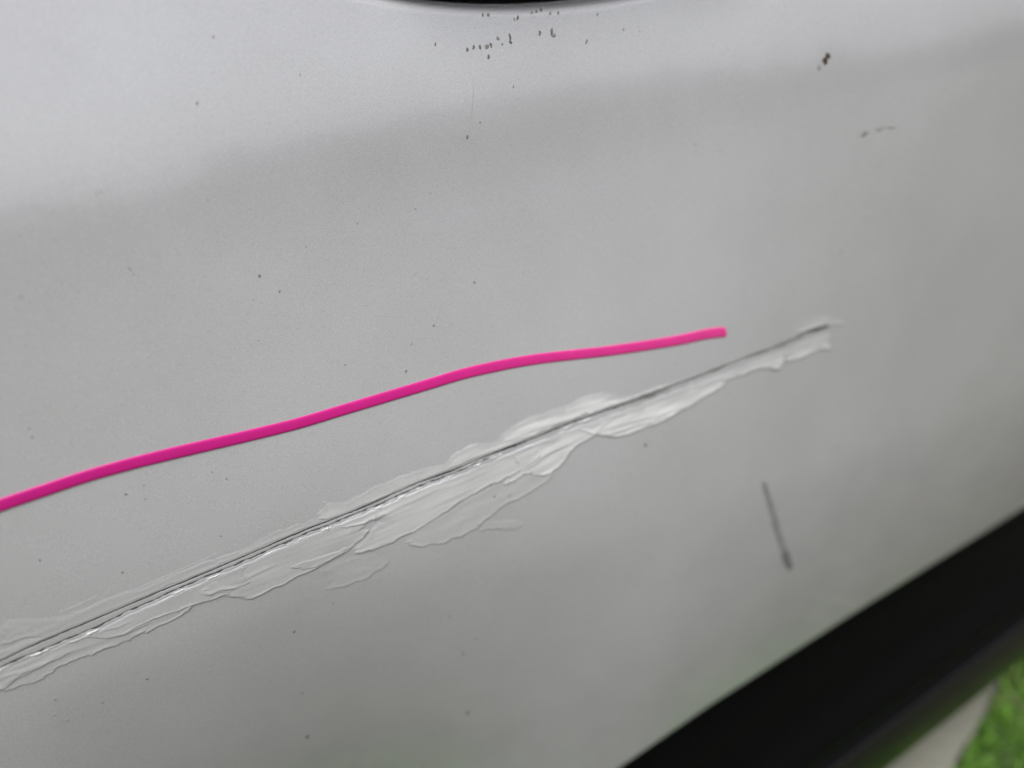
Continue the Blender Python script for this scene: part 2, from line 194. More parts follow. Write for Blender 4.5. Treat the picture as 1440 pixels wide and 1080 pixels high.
class Wave:                                                     # smooth pseudo-random field from a few sines
    def __init__(self, seed, fx, fz, n=7):
        r = np.random.default_rng(seed)
        self.k = [(r.normal() * fx, r.normal() * fz, r.uniform(0, 6.28)) for _ in range(n)]
        self.n = n
    def __call__(self, x, z=0.0):
        s = 0
        for a, b, p in self.k:
            s = s + np.sin(a * x + b * z + p)
        return s / math.sqrt(self.n / 2)

# ------------------------------------------------------------------ materials
MAT = {}
# silver-grey metallic door paint, dusty; where the lacquer has lifted it turns milky (attribute "film")
def door_paint(name, film):
    m, b, nt = material(name, (0.6, 0.6, 0.6), 0.3, PAINT_METAL)
    fl = noise(nt, 2600, 2.0, 0.6)
    flr = ramp(nt, fl.outputs[0], [(0.28, (0.515, 0.514, 0.538)), (0.72, (0.734, 0.732, 0.766))])
    du = noise(nt, 9.0, 5.0, 0.6)
    dur = ramp(nt, du.outputs[0], [(0.35, (0.93, 0.925, 0.92)), (0.65, (1, 1, 1))])
    c = mixcol(nt, 1.0, flr.outputs[0], dur.outputs[0], 'MULTIPLY')
    rr = noise(nt, 26.0, 5.0, 0.65)
    mr = nt.nodes.new('ShaderNodeMapRange')
    mr.inputs['To Min'].default_value = 0.13
    mr.inputs['To Max'].default_value = 0.22
    nt.links.new(rr.outputs[0], mr.inputs['Value'])
    nt.links.new(mr.outputs[0], b.inputs['Roughness'])
    b.inputs['Coat Weight'].default_value = 1.0
    b.inputs['Coat Roughness'].default_value = 0.045
    b.inputs['Coat IOR'].default_value = 1.55
    if film:
        at = nt.nodes.new('ShaderNodeAttribute')
        at.attribute_name = 'film'
        st = noise(nt, 260, 4.0, 0.6, (0.16, 1.0, 1.0))
        sr = ramp(nt, st.outputs[0], [(0.25, (0.70, 0.70, 0.695)), (0.75, (0.84, 0.84, 0.835))])
        c = mixcol(nt, at.outputs['Fac'], c, sr.outputs[0])
        mm_ = nt.nodes.new('ShaderNodeMath'); mm_.operation = 'MULTIPLY_ADD'
        mm_.inputs[1].default_value = -PAINT_METAL; mm_.inputs[2].default_value = PAINT_METAL
        nt.links.new(at.outputs['Fac'], mm_.inputs[0])
        nt.links.new(mm_.outputs[0], b.inputs['Metallic'])
        cw = nt.nodes.new('ShaderNodeMath'); cw.operation = 'MULTIPLY_ADD'
        cw.inputs[1].default_value = -0.9; cw.inputs[2].default_value = 1.0
        nt.links.new(at.outputs['Fac'], cw.inputs[0])
        nt.links.new(cw.outputs[0], b.inputs['Coat Weight'])
        bump(nt, b, st.outputs[0], 0.08, 0.0003)
    else:
        op = noise(nt, 420, 2.0, 0.5)
        bump(nt, b, op.outputs[0], 0.06, 0.0004)
    nt.links.new(c, b.inputs['Base Color'])
    return m
PAINT_METAL = 0.28
MAT['paint'] = door_paint('door_paint', False)
MAT['lacquer'] = door_paint('lifted_lacquer', True)
m, b, nt = material('torn_paint_edge', (0.58, 0.58, 0.58), 0.6, 0.0, 0.2)
MAT['burr'] = m
m, b, nt = material('bare_groove', (0.10, 0.10, 0.098), 0.7, 0.0, 0.1)
gn = noise(nt, 500, 4.0, 0.7, (0.25, 1, 1))
gr = ramp(nt, gn.outputs[0], [(0.35, (0.04, 0.04, 0.039)), (0.7, (0.15, 0.15, 0.146))])
nt.links.new(gr.outputs[0], b.inputs['Base Color'])
MAT['groove'] = m
m, b, nt = material('scraped_primer', (0.2, 0.2, 0.2), 0.5, 0.2)
gn = noise(nt, 300, 4.0, 0.7, (0.2, 1, 1))
gr = ramp(nt, gn.outputs[0], [(0.35, (0.16, 0.162, 0.16)), (0.62, (0.40, 0.40, 0.395))])
nt.links.new(gr.outputs[0], b.inputs['Base Color'])
MAT['primer'] = m
for nm, colr in (('dirt_dark', (0.17, 0.167, 0.155)), ('dirt_mid', (0.25, 0.25, 0.24)), ('dirt_faint', (0.33, 0.33, 0.32)), ('dirt_brown', (0.07, 0.045, 0.028))):
    m, b, nt = material(nm, colr, 0.9, 0.0, 0.03)
    dn = noise(nt, 900, 3.0, 0.6)
    dr = ramp(nt, dn.outputs[0], [(0.3, tuple(v * 0.75 for v in colr)), (0.75, tuple(v * 1.5 for v in colr))])
    nt.links.new(dr.outputs[0], b.inputs['Base Color'])
    MAT[nm] = m
m, b, nt = material('hairline_scratch', (0.42, 0.42, 0.415), 0.8, 0.0, 0.05)
MAT['hairline'] = m
m, b, nt = material('hairline_pale', (0.70, 0.70, 0.70), 0.6, 0.0, 0.2)
MAT['hair_pale'] = m
m, b, nt = material('rubber_scuff', (0.2, 0.2, 0.2), 0.9, 0.0, 0.02)
dn = noise(nt, 320, 4.0, 0.65, (1, 1, 0.35))
dr = ramp(nt, dn.outputs[0], [(0.3, (0.22, 0.22, 0.213)), (0.7, (0.31, 0.31, 0.30))])
nt.links.new(dr.outputs[0], b.inputs['Base Color'])
MAT['scuff'] = m
m, b, nt = material('rubber_scuff_end', (0.18, 0.18, 0.175), 0.9, 0.0, 0.05)
MAT['scuff_end'] = m
m, b, nt = material('pink_tape', (0.75, 0.02, 0.30), 0.42, 0.0, 0.4)
tc = nt.nodes.new('ShaderNodeTexCoord')
sx = nt.nodes.new('ShaderNodeSeparateXYZ')
nt.links.new(tc.outputs['Object'], sx.inputs[0])
mr = nt.nodes.new('ShaderNodeMapRange')                       # base colour runs from deep magenta to lighter pink along the strip
mr.inputs['From Min'].default_value = -0.1
mr.inputs['From Max'].default_value = 0.31
nt.links.new(sx.outputs['X'], mr.inputs['Value'])
pr = ramp(nt, mr.outputs[0], [(0.0, (0.56, 0.008, 0.22)), (0.5, (0.66, 0.016, 0.25)), (1.0, (0.80, 0.055, 0.30))])
pn = noise(nt, 90, 4.0, 0.6)
pm = ramp(nt, pn.outputs[0], [(0.3, (0.93, 0.93, 0.93)), (0.7, (1, 1, 1))])
nt.links.new(mixcol(nt, 1.0, pr.outputs[0], pm.outputs[0], 'MULTIPLY'), b.inputs['Base Color'])
bump(nt, b, pn.outputs[0], 0.1, 0.001)
MAT['pink'] = m
m, b, nt = material('black_plastic', (0.005, 0.005, 0.006), 0.28, 0.0, 0.4)
pn = noise(nt, 1500, 2.0, 0.5)
bump(nt, b, pn.outputs[0], 0.15, 0.0003)
MAT['black'] = m
m, b, nt = material('matte_black_plastic', (0.0025, 0.0025, 0.003), 0.5, 0.0, 0.07)
pn = noise(nt, 1500, 2.0, 0.5)
bump(nt, b, pn.outputs[0], 0.2, 0.0003)
MAT['matte_black'] = m
m, b, nt = material('dark_underbody', (0.02, 0.02, 0.02), 0.9, 0.0, 0.2)
MAT['under'] = m
m, b, nt = material('lawn', (0.06, 0.10, 0.025), 0.95, 0.0, 0.1)
ln = noise(nt, 14, 6.0, 0.65)
lr = ramp(nt, ln.outputs[0], [(0.3, (0.070, 0.076, 0.050)), (0.55, (0.11, 0.113, 0.085)), (0.8, (0.15, 0.15, 0.11))])
nt.links.new(lr.outputs[0], b.inputs['Base Color'])
MAT['lawn'] = m
m, b, nt = material('grass_blade', (0.08, 0.16, 0.03), 0.6, 0.0, 0.3)
oi = nt.nodes.new('ShaderNodeAttribute')
oi.attribute_name = 'tint'
gr = ramp(nt, oi.outputs['Fac'], [(0.0, (0.085, 0.20, 0.025)), (0.45, (0.20, 0.41, 0.055)), (0.7, (0.20, 0.27, 0.09)), (1.0, (0.22, 0.21, 0.14))])
nt.links.new(gr.outputs[0], b.inputs['Base Color'])
MAT['grass'] = m
m, b, nt = material('hedge_leaf', (0.05, 0.07, 0.03), 0.7, 0.0, 0.2)
hn = noise(nt, 0.8, 3.0, 0.6)
hr_ = ramp(nt, hn.outputs[0], [(0.3, (0.075, 0.085, 0.062)), (0.7, (0.14, 0.15, 0.115))])
nt.links.new(hr_.outputs[0], b.inputs['Base Color'])
MAT['hedge'] = m
m, b, nt = material('concrete', (0.38, 0.36, 0.33), 0.85, 0.0, 0.2)
cn = noise(nt, 60, 8.0, 0.7)
cr = ramp(nt, cn.outputs[0], [(0.25, (0.19, 0.188, 0.155)), (0.75, (0.27, 0.265, 0.22))])
nt.links.new(cr.outputs[0], b.inputs['Base Color'])
bump(nt, b, cn.outputs[0], 0.4, 0.004)
MAT['concrete'] = m

# ------------------------------------------------------------------ ground
def edge_y(x):
    return 0.0865 + 0.248 * np.maximum(np.asarray(x, float) - 0.858, 0.0)
bigg = 400.0
lawn = link('lawn', [(-bigg, -bigg, 0), (bigg, -bigg, 0), (bigg, bigg, 0), (-bigg, bigg, 0)], [(0, 1, 2, 3)], MAT['lawn'], smooth=False)
tag(lawn, kind='structure')
xa, xb = -6.0, 6.0
pv = [(x, float(edge_y(x)) + 0.002 * math.sin(x * 37) + 0.0015 * math.sin(x * 91 + 1)) for x in [xa] + list(np.arange(-1, 2.5, 0.03)) + [xb]]
pv += [(xb + 0.6, float(edge_y(xb)) + 3.2), (xa + 0.6, float(edge_y(xa)) + 3.2)]
npv = len(pv)
vv = [(x, y, -0.05) for x, y in pv] + [(x, y, 0.028) for x, y in pv]
ff = [tuple(range(npv - 1, -1, -1)), tuple(range(npv, 2 * npv))] + [(i, (i + 1) % npv, npv + (i + 1) % npv, npv + i) for i in range(npv)]
pave = link('pavement', vv, ff, MAT['concrete'], smooth=False)
tag(pave, kind='structure')

# grass blades
N = 46000
gx = rng.uniform(-0.3, 2.7, N)
depth = rng.uniform(0, 1, N) ** 1.25 * 0.8
gy = edge_y(gx) - 0.004 - depth
h = rng.uniform(0.018, 0.05, N)
az = rng.uniform(0, 2 * math.pi, N)
w = rng.uniform(0.0013, 0.0028, N)
lean = rng.uniform(0.1, 1.1, N) * h
la = rng.uniform(0, 2 * math.pi, N)
tx, ty = np.cos(az) * w, np.sin(az) * w
lx, ly = np.cos(la) * lean, np.sin(la) * lean
ly = np.where(gy + ly > edge_y(gx) + 0.012, -np.abs(ly), ly)
P0 = np.stack([gx - tx, gy - ty, np.zeros(N) - 0.002], 1)
P1 = np.stack([gx + tx, gy + ty, np.zeros(N) - 0.002], 1)
P2 = np.stack([gx + lx * .35 + tx * .8, gy + ly * .35 + ty * .8, h * .6], 1)
P3 = np.stack([gx + lx * .35 - tx * .8, gy + ly * .35 - ty * .8, h * .6], 1)
P4 = np.stack([gx + lx, gy + ly, h * (1 - .25 * (lean / h) ** 2)], 1)
V = np.stack([P0, P1, P2, P3, P4], 1).reshape(-1, 3)
base = np.arange(N) * 5
F4 = np.stack([base, base + 1, base + 2, base + 3], 1).tolist()
F3 = np.stack([base + 3, base + 2, base + 4], 1).tolist()
grass = link('grass', V, F4 + F3, MAT['grass'], smooth=False)
att = grass.data.attributes.new('tint', 'FLOAT', 'POINT')
tint = np.clip(0.30 + 0.14 * Wave(3, 40, 40)(gx, gy) + rng.normal(0, 0.14, N) + 0.85 * smoothstep(0.06, 0.28, depth), 0, 1)
att.data.foreach_set('value', np.repeat(tint, 5).astype(np.float32))
tag(grass, 'short green lawn grass growing up to the pale pavement edge', 'grass', kind='stuff')

# a far hedge line across the lawn, seen only as the ragged edge of the sky's reflection in the paint
NL = 26000
ha = np.radians(rng.uniform(-75, 88, NL))
top_ = np.interp(np.degrees(ha), [-75, 4, 20, 35, 50, 65, 88], [2.5, 2.5, 3.3, 3.8, 2.9, 1.6, 1.2]) * (1 + 0.16 * Wave(31, 9, 0)(ha) + 0.10 * Wave(32, 40, 0)(ha) + 0.06 * Wave(33, 130, 0)(ha))
hr = 30 + rng.normal(0, 0.8, NL)
hz_ = top_ * np.sqrt(rng.uniform(0, 1, NL)) 
hc = np.stack([hr * np.sin(ha), -hr * np.cos(ha), hz_], 1)
d1_ = rng.normal(size=(NL, 3)); d1_ /= np.linalg.norm(d1_, axis=1, keepdims=True)
d2_ = np.cross(d1_, rng.normal(size=(NL, 3))); d2_ /= np.linalg.norm(d2_, axis=1, keepdims=True)
hs_ = rng.uniform(0.10, 0.26, NL)[:, None]
HV = np.stack([hc - d1_ * hs_, hc + d2_ * hs_ * 0.6, hc + d1_ * hs_, hc - d2_ * hs_ * 0.6], 1).reshape(-1, 3)
hedge = link('hedge', HV, np.arange(NL * 4).reshape(-1, 4), MAT['hedge'], smooth=False)
tag(hedge, 'far dark green hedge mirrored softly in the door paint', 'hedge', kind='stuff')

# ------------------------------------------------------------------ the car: door skin with its groove, handle recess and lower lip
car = bpy.data.objects.new('car', None)
COL.objects.link(car)
tag(car, 'silver grey car door side with long scratch and black lower cladding', 'car')

X0, X1 = -0.75, 1.95
u1x, u1z = np.array(LINE_UPPER).T
u2x, u2z = np.array(LINE_LOWER).T
w_up, w_lo, w_up2 = Wave(11, 260, 0), Wave(12, 420, 0), Wave(13, 1500, 0)
def line_up(x):
    return np.interp(x, u1x, u1z) + 0.00007 * w_up(x) + 0.00005 * w_up2(x)
def line_lo(x):
    return np.interp(x, u2x, u2z) + 0.00016 * w_lo(x) + 0.00007 * w_up2(x)
X_END = u1x[-1]
X_TWIN = u2x[-1]
HX, HZ, HA, HB = 0.228, 1.170, 0.178, 0.0605                    # door handle recess
def recess(x, z):
    r = np.sqrt(((x - HX) / HA) ** 2 + ((z - HZ) / HB) ** 2)
    return smoothstep(1.015, 0.80, r)
def groove(x, z):
    """displacement into the panel, metres, of the scratch itself"""
    along = smoothstep(X_END + 0.001, X_END - 0.05, x)
    d1 = z - line_up(x)
    dep1 = 0.00020 * along * (0.75 + 0.25 * w_lo(x * 0.3))
    wd1 = 0.00038 + 0.0007 * smoothstep(0.10, 0.33, x)
    g = dep1 * np.exp(-(d1 / wd1) ** 2)
    tw = smoothstep(X_TWIN + 0.004, X_TWIN - 0.02, x)
    d2 = z - line_lo(x)
    g = g + 0.00013 * tw * np.exp(-(d2 / 0.00040) ** 2)
    # ploughed-up bead under the lower line
    dl = np.where(x < X_TWIN, d2, d1)
    g = g - 0.00007 * along * np.exp(-((dl + 0.0011) / 0.00055) ** 2) * (0.7 + 0.3 * w_up(x))
    g = g - 0.00012 * along * np.exp(-((d1 - 0.0009) / 0.0005) ** 2)
    return g
def skin_y(x, z):
    return panel_y(x, z) + 0.036 * recess(x, z)

def sill_z(x):
    return np.interp(x, [p[0] for p in SILL], [p[1] for p in SILL])
xs = np.unique(np.concatenate([np.linspace(X0, -0.13, 30), np.arange(-0.13, 0.412, 0.0007), np.linspace(0.412, 0.50, 40), np.linspace(0.5, X1, 60)]))
zs = np.unique(np.concatenate([np.linspace(0.625, 0.893, 60), np.arange(0.893, 0.915, 0.00016), np.linspace(0.915, 1.09, 45), np.arange(1.09, 1.25, 0.0015), np.linspace(1.25, 1.36, 12)]))
XX, ZZ = np.meshgrid(xs, zs, indexing='ij')
lowz = np.clip((0.893 - ZZ) / (0.893 - 0.625), 0, 1)
ZZ = ZZ + lowz * (sill_z(XX) - 0.625)
YY = skin_y(XX, ZZ)
band = (ZZ > 0.893) & (ZZ < 0.915) & (XX < 0.42)
YY[band] += groove(XX[band], ZZ[band])
# lower lip: the skin rolls under into the car
lip = [(0.0012, -0.0035), (0.0042, -0.0062), (0.009, -0.0072), (0.05, -0.0072)]
cols = [np.stack([XX, YY, ZZ], -1)]
b0 = cols[0][:, 0, :]
low = np.stack([b0 + np.array([0, dy, dz]) for dy, dz in lip[::-1]], 1)
full = np.concatenate([low, cols[0]], 1)
nu, nv = full.shape[:2]
# fold the ends and the top back so the sheet has depth
left = full[:1].copy(); left[..., 1] += 0.05
right = full[-1:].copy(); right[..., 1] += 0.05
full = np.concatenate([left, full, right], 0)
top = full[:, -1:].copy(); top[..., 1] += 0.06
full = np.concatenate([full, top], 1)
nu, nv = full.shape[:2]
panel = link('door_panel', full.reshape(-1, 3), grid_faces(nu, nv), MAT['paint'], car)

# inner body that stops light from coming through behind the skin
def box(name, x0, x1, y0, y1, z0, z1, mat, parent):
    v = [(x, y, z) for x in (x0, x1) for y in (y0, y1) for z in (z0, z1)]
    f = [(0, 1, 3, 2), (4, 6, 7, 5), (0, 4, 5, 1), (2, 3, 7, 6), (0, 2, 6, 4), (1, 5, 7, 3)]
    return link(name, v, f, mat, parent, smooth=False)
box('inner_body', X0 + 0.02, X1 - 0.02, 0.12, 1.4, 0.26, 1.34, MAT['under'], car)

# lower cladding: one extruded moulding with a shaded shoulder, a rib, a slot and a lower bulge
def extrude(name, prof, mat, parent, n=90):
    pr = np.array(prof)
    tt = np.linspace(0, len(pr) - 1, n)
    py_, pz_ = np.interp(tt, np.arange(len(pr)), pr[:, 0]), np.interp(tt, np.arange(len(pr)), pr[:, 1])
    kk = np.array([1, 2, 3, 2, 1]) / 9
    py_[2:-2] = np.convolve(py_, kk, 'valid'); pz_[2:-2] = np.convolve(pz_, kk, 'valid')
    cx = np.linspace(X0, X1, 28)
    CV = np.stack([np.repeat(cx[:, None], n, 1), np.repeat(py_[None], 28, 0), np.repeat(pz_[None], 28, 0)], -1)
    return link(name, CV.reshape(-1, 3), grid_faces(28, n), mat, parent)
clad = extrude('lower_cladding', [(0.105, 0.615), (0.082, 0.590), (0.068, 0.560), (0.058, 0.530), (0.053, 0.500), (0.051, 0.470), (0.048, 0.446), (0.042, 0.430),
        (0.036, 0.418), (0.033, 0.408), (0.034, 0.396), (0.038, 0.384), (0.046, 0.374), (0.052, 0.367), (0.050, 0.3625), (0.044, 0.360), (0.0405, 0.357), (0.0405, 0.350)], MAT['matte_black'], car)
extrude('sill_moulding', [(0.0402, 0.3555), (0.0385, 0.3545), (0.0372, 0.350), (0.0366, 0.334), (0.0365, 0.318), (0.0385, 0.298), (0.042, 0.276), (0.047, 0.258), (0.060, 0.247), (0.14, 0.242), (0.30, 0.245)], MAT['black'], clad)

# door handle: black cup in the recess and the pull bar across it
nr, na = 14, 72
cv = []
for i in range(nr + 1):
    r = i / nr
    for j in range(na):
        a = 2 * math.pi * j / na
        x = HX + HA * 0.90 * r * math.cos(a); z = HZ + HB * 0.90 * r * math.sin(a)
        y = float(panel_y(x, z)) + 0.012 + 0.020 * (1 - r ** 4)
        cv.append((x, y, z))
cf = [(i * na + j, i * na + (j + 1) % na, (i + 1) * na + (j + 1) % na, (i + 1) * na + j) for i in range(nr) for j in range(na)]
handle = link('door_handle', [], [], MAT['black'], car)
hv, hf = [], []
ns, nc = 40, 16
for i in range(ns + 1):
    s = -1 + 2 * i / ns
    x = HX + s * 0.125
    out = -0.026 * (1 - abs(s) ** 5) + 0.022 * abs(s) ** 9
    hz, hy = 0.0135 * (1 - 0.35 * abs(s) ** 6), 0.0085
    for j in range(nc):
        a = 2 * math.pi * j / nc
        ca, sa = math.cos(a), math.sin(a)
        hv.append((x, float(panel_y(x, HZ)) + out + hy * math.copysign(abs(ca) ** .7, ca), HZ + 0.008 + hz * math.copysign(abs(sa) ** .7, sa)))
for i in range(ns):
    for j in range(nc):
        hf.append((i * nc + j, i * nc + (j + 1) % nc, (i + 1) * nc + (j + 1) % nc, (i + 1) * nc + j))
hf += [tuple(range(nc)), tuple(ns * nc + j for j in range(nc - 1, -1, -1))]
hm = bpy.data.meshes.new('door_handle'); hm.from_pydata(hv, [], hf); hm.update(); hm.materials.append(MAT['black'])
hm.polygons.foreach_set('use_smooth', np.ones(len(hm.polygons), dtype=bool))
handle.data = hm
link('handle_cup', cv, cf, MAT['black'], handle)

# ------------------------------------------------------------------ the scratch: dark bare grooves, burrs, lifted lacquer
def ribbon(name, xs_, zc, half, mat, parent, lift=0.00009, across=7, extra=groove):
    q = np.linspace(-1, 1, across)
    X = np.repeat(np.asarray(xs_)[:, None], across, 1)
    Z = np.asarray(zc)[:, None] + np.asarray(half)[:, None] * q[None]
    Y = panel_y(X, Z) + (extra(X, Z) if extra else 0) - lift
    Vr = np.stack([X, Y, Z], -1)
    o = link(name, Vr.reshape(-1, 3), grid_faces(len(xs_), across), mat, parent)
    return o

xu = np.arange(-0.115, X_END - 0.0005, 0.0006)
hw = (0.00022 + 0.00010 * smoothstep(0.0, 0.12, xu) + 0.00014 * smoothstep(0.10, 0.19, xu) * smoothstep(0.30, 0.22, xu)) * np.clip(1.0 + 0.22 * Wave(21, 180, 0)(xu) + 0.12 * Wave(27, 900, 0)(xu), 0.35, 1.8)
hw *= smoothstep(0.28, 0.22, xu) * 0.75 + 0.25
o = ribbon('scratch_groove', xu, line_up(xu) + 0.00006, np.maximum(hw, 0.00008), MAT['groove'], panel)
o['label'] = 'long dark upper groove of the scratch'
xl = np.arange(-0.115, X_TWIN - 0.001, 0.0006)
hl = (0.00025) * np.clip(0.9 + 0.55 * Wave(22, 900, 0)(xl), 0.12, 2.0)
o = ribbon('scratch_groove', xl, line_lo(xl) + 0.00010, np.maximum(hl, 0.00005), MAT['groove'], panel)
o['label'] = 'second thin dark groove under the first'
# scraped primer dashes towards the far end
rs = np.random.default_rng(5)
x = 0.225
while x < X_END - 0.004:
    L = rs.uniform(0.010, 0.030)
    xe = min(x + L, X_END - 0.0005)
    xx = np.linspace(x, xe, 24)
    hh = np.sin(np.linspace(0.12, math.pi - 0.12, 24)) ** 0.6 * rs.uniform(0.0008, 0.0016)
    off = rs.uniform(-0.0010, 0.0008)
    ribbon('scraped_dash', xx, line_up(xx) + off + np.linspace(-0.0002, 0.0002, 24), hh, MAT['primer'], panel, lift=0.00006 + 0.00001 * rs.uniform())
    x += L * rs.uniform(0.55, 0.95)
xx = np.linspace(X_END - 0.022, X_END + 0.001, 26)
ribbon('scraped_dash', xx, line_up(xx) + 0.0002, 0.0013 * np.sin(np.linspace(0.05, 2.6, 26)) ** 0.7, MAT['groove'], panel, lift=0.00008)

def chaikin(p, n=2):
    p = np.asarray(p, float)
    for _ in range(n):
        q = np.roll(p, -1, 0)
        p = np.stack([0.75 * p + 0.25 * q, 0.25 * p + 0.75 * q], 1).reshape(-1, 2)
    return p

def seg_dist(px, pz, a, b):
    d = b - a
    L2 = d @ d + 1e-18
    t = np.clip(((px - a[0]) * d[0] + (pz - a[1]) * d[1]) / L2, 0, 1)
    return (px - a[0] - t * d[0]) ** 2 + (pz - a[1] - t * d[1]) ** 2, t

def ridge_field(px, pz):
    out = np.zeros_like(px)
    for h_, w_, poly in RIDGES:
        p = np.asarray(poly)
        w_m = w_ * 0.001
        lo, hi = p.min(0) - 4 * w_m, p.max(0) + 4 * w_m
        if px.max() < lo[0] or px.min() > hi[0] or pz.max() < lo[1] or pz.min() > hi[1]:
            continue
        cum = np.concatenate([[0], np.cumsum(np.linalg.norm(np.diff(p, axis=0), axis=1))])
        best = np.full(px.shape, 1e9); par = np.zeros_like(px); sgn = np.zeros_like(px)
        for i in range(len(p) - 1):
            d2, t_ = seg_dist(px, pz, p[i], p[i + 1])
            mk = d2 < best
            best = np.where(mk, d2, best)
            par = np.where(mk, (cum[i] + t_ * (cum[i + 1] - cum[i])) / cum[-1], par)
            dv = p[i + 1] - p[i]
            cr_ = dv[0] * (pz - p[i][1]) - dv[1] * (px - p[i][0])
            sgn = np.where(mk, np.sign(cr_), sgn)
        dd = np.sqrt(best)
        ws = np.where(sgn > 0, 1.5 * w_m, 0.55 * w_m)
        out += h_ * 0.001 * np.exp(-(dd / ws) ** 2) * np.sin(np.pi * np.clip(par, 0.02, 0.98)) ** 0.5
    return out

def make_smear(idx, T, rim, wd, white, poly):
    p = chaikin(poly, 2)
    jit = Wave(100 + idx, 700, 700)
    jit2 = Wave(200 + idx, 1900, 1900)
    nrm = np.roll(p, -1, 0) - np.roll(p, 1, 0)
    nrm = np.stack([nrm[:, 1], -nrm[:, 0]], 1) / (np.linalg.norm(nrm, axis=1, keepdims=True) + 1e-12)
    p = p + nrm * (0.00028 * jit(p[:, 0], p[:, 1]) + 0.00012 * jit2(p[:, 0], p[:, 1]))[:, None]
    q = np.roll(p, -1, 0)
    area = (p[:, 0] * q[:, 1] - q[:, 0] * p[:, 1]).sum()
    mg = 0.0016
    gx_ = np.arange(p[:, 0].min() - mg, p[:, 0].max() + mg, 0.00042)
    gz_ = np.arange(p[:, 1].min() - mg, p[:, 1].max() + mg, 0.00034)
    PX, PZ = np.meshgrid(gx_, gz_, indexing='ij')
    best = np.full(PX.shape, 1e9); down = np.zeros_like(PX); ins = np.zeros(PX.shape, bool); along = np.zeros_like(PX)
    acc = 0.0
    for a, b_ in zip(p, q):
        d2, t_ = seg_dist(PX, PZ, a, b_)
        mk = d2 < best
        dv = b_ - a
        L = math.hypot(*dv) + 1e-12
        oz = (-dv[0] / L) * (1 if area > 0 else -1)            # outward normal, vertical part
        best = np.where(mk, d2, best); down = np.where(mk, oz, down); along = np.where(mk, acc + t_ * L, along)
        acc += L
        cond = (a[1] > PZ) != (b_[1] > PZ)
        xi = a[0] + (PZ - a[1]) / (b_[1] - a[1] + 1e-15) * dv[0]
        ins ^= cond & (PX < xi)
    e = np.sqrt(best) * np.where(ins, 1, -1)
    wm = wd * 0.001
    wig = 0.75 + 0.35 * Wave(300 + idx, 300, 0)(along)
    lowmask = 0.30 + 0.70 * smoothstep(-0.1, 0.6, -down)
    lower = smoothstep(0.0, 0.7, -down)
    side = 1 - smoothstep(0.35, 0.85, np.abs(down))
    feath = np.clip(0.4 + 0.9 * Wave(500 + idx, 160, 0)(along), 0, 1) * (0.25 + 0.25 * (1 - lower))
    wloc = wm * (1.0 - 0.45 * lower) * (1 + 3.0 * side + 1.6 * feath)
    rimk = (1 - 0.75 * side) * (1 - 0.5 * feath)
    hgt = 0.8 * T * 0.001 * smoothstep(0, 1, e / wloc)
    hgt += 0.75 * rim * 0.001 * np.exp(-((e - 1.0 * wloc) / (0.75 * wloc)) ** 2) * lowmask * rimk * np.clip(wig, 0, 1.6) * (e > 0)
    stroke = Wave(400 + idx, 130, 900, 9)(PX, PZ)
    hgt += 0.00002 * stroke * smoothstep(0, 0.002, e)
    hgt += 0.75 * ridge_field(PX, PZ) * smoothstep(0, 0.001, e)
    hgt = np.where(e > 0, hgt, np.maximum(e * 0.6, -0.00025))
    # keep the scratch line itself clear of lacquer
    d1 = PZ - line_up(PX)
    twin = np.where(PX < X_TWIN, line_lo(PX), line_up(PX) - 0.0002)
    lo_, hi_ = PZ - twin, d1
    clear = smoothstep(-0.0026, -0.0006, lo_) * smoothstep(0.0012, 0.0004, hi_) * (PX < X_END + 0.002)
    hgt = hgt * (1 - clear) - 0.0002 * clear
    Y = skin_y(PX, PZ) - hgt
    keep = (hgt > -0.00012).ravel()
    F = grid_faces(*PX.shape, keep=keep)
    used = np.unique(F)
    mp = np.full(PX.size, -1); mp[used] = np.arange(len(used))
    V = np.stack([PX, Y, PZ], -1).reshape(-1, 3)[used]
    fm = white * smoothstep(0, 0.0012, e) * smoothstep(0, 1, e / (2.2 * wloc)) * (1 + 0.18 * stroke)
    o = link('lifted_lacquer', V, mp[F], MAT['lacquer'], panel)
    at = o.data.attributes.new('film', 'FLOAT', 'POINT')
    at.data.foreach_set('value', np.clip(fm, 0, 1).ravel()[used].astype(np.float32))
    return o
for i, sm in enumerate(SMEARS):
    make_smear(i, *sm)

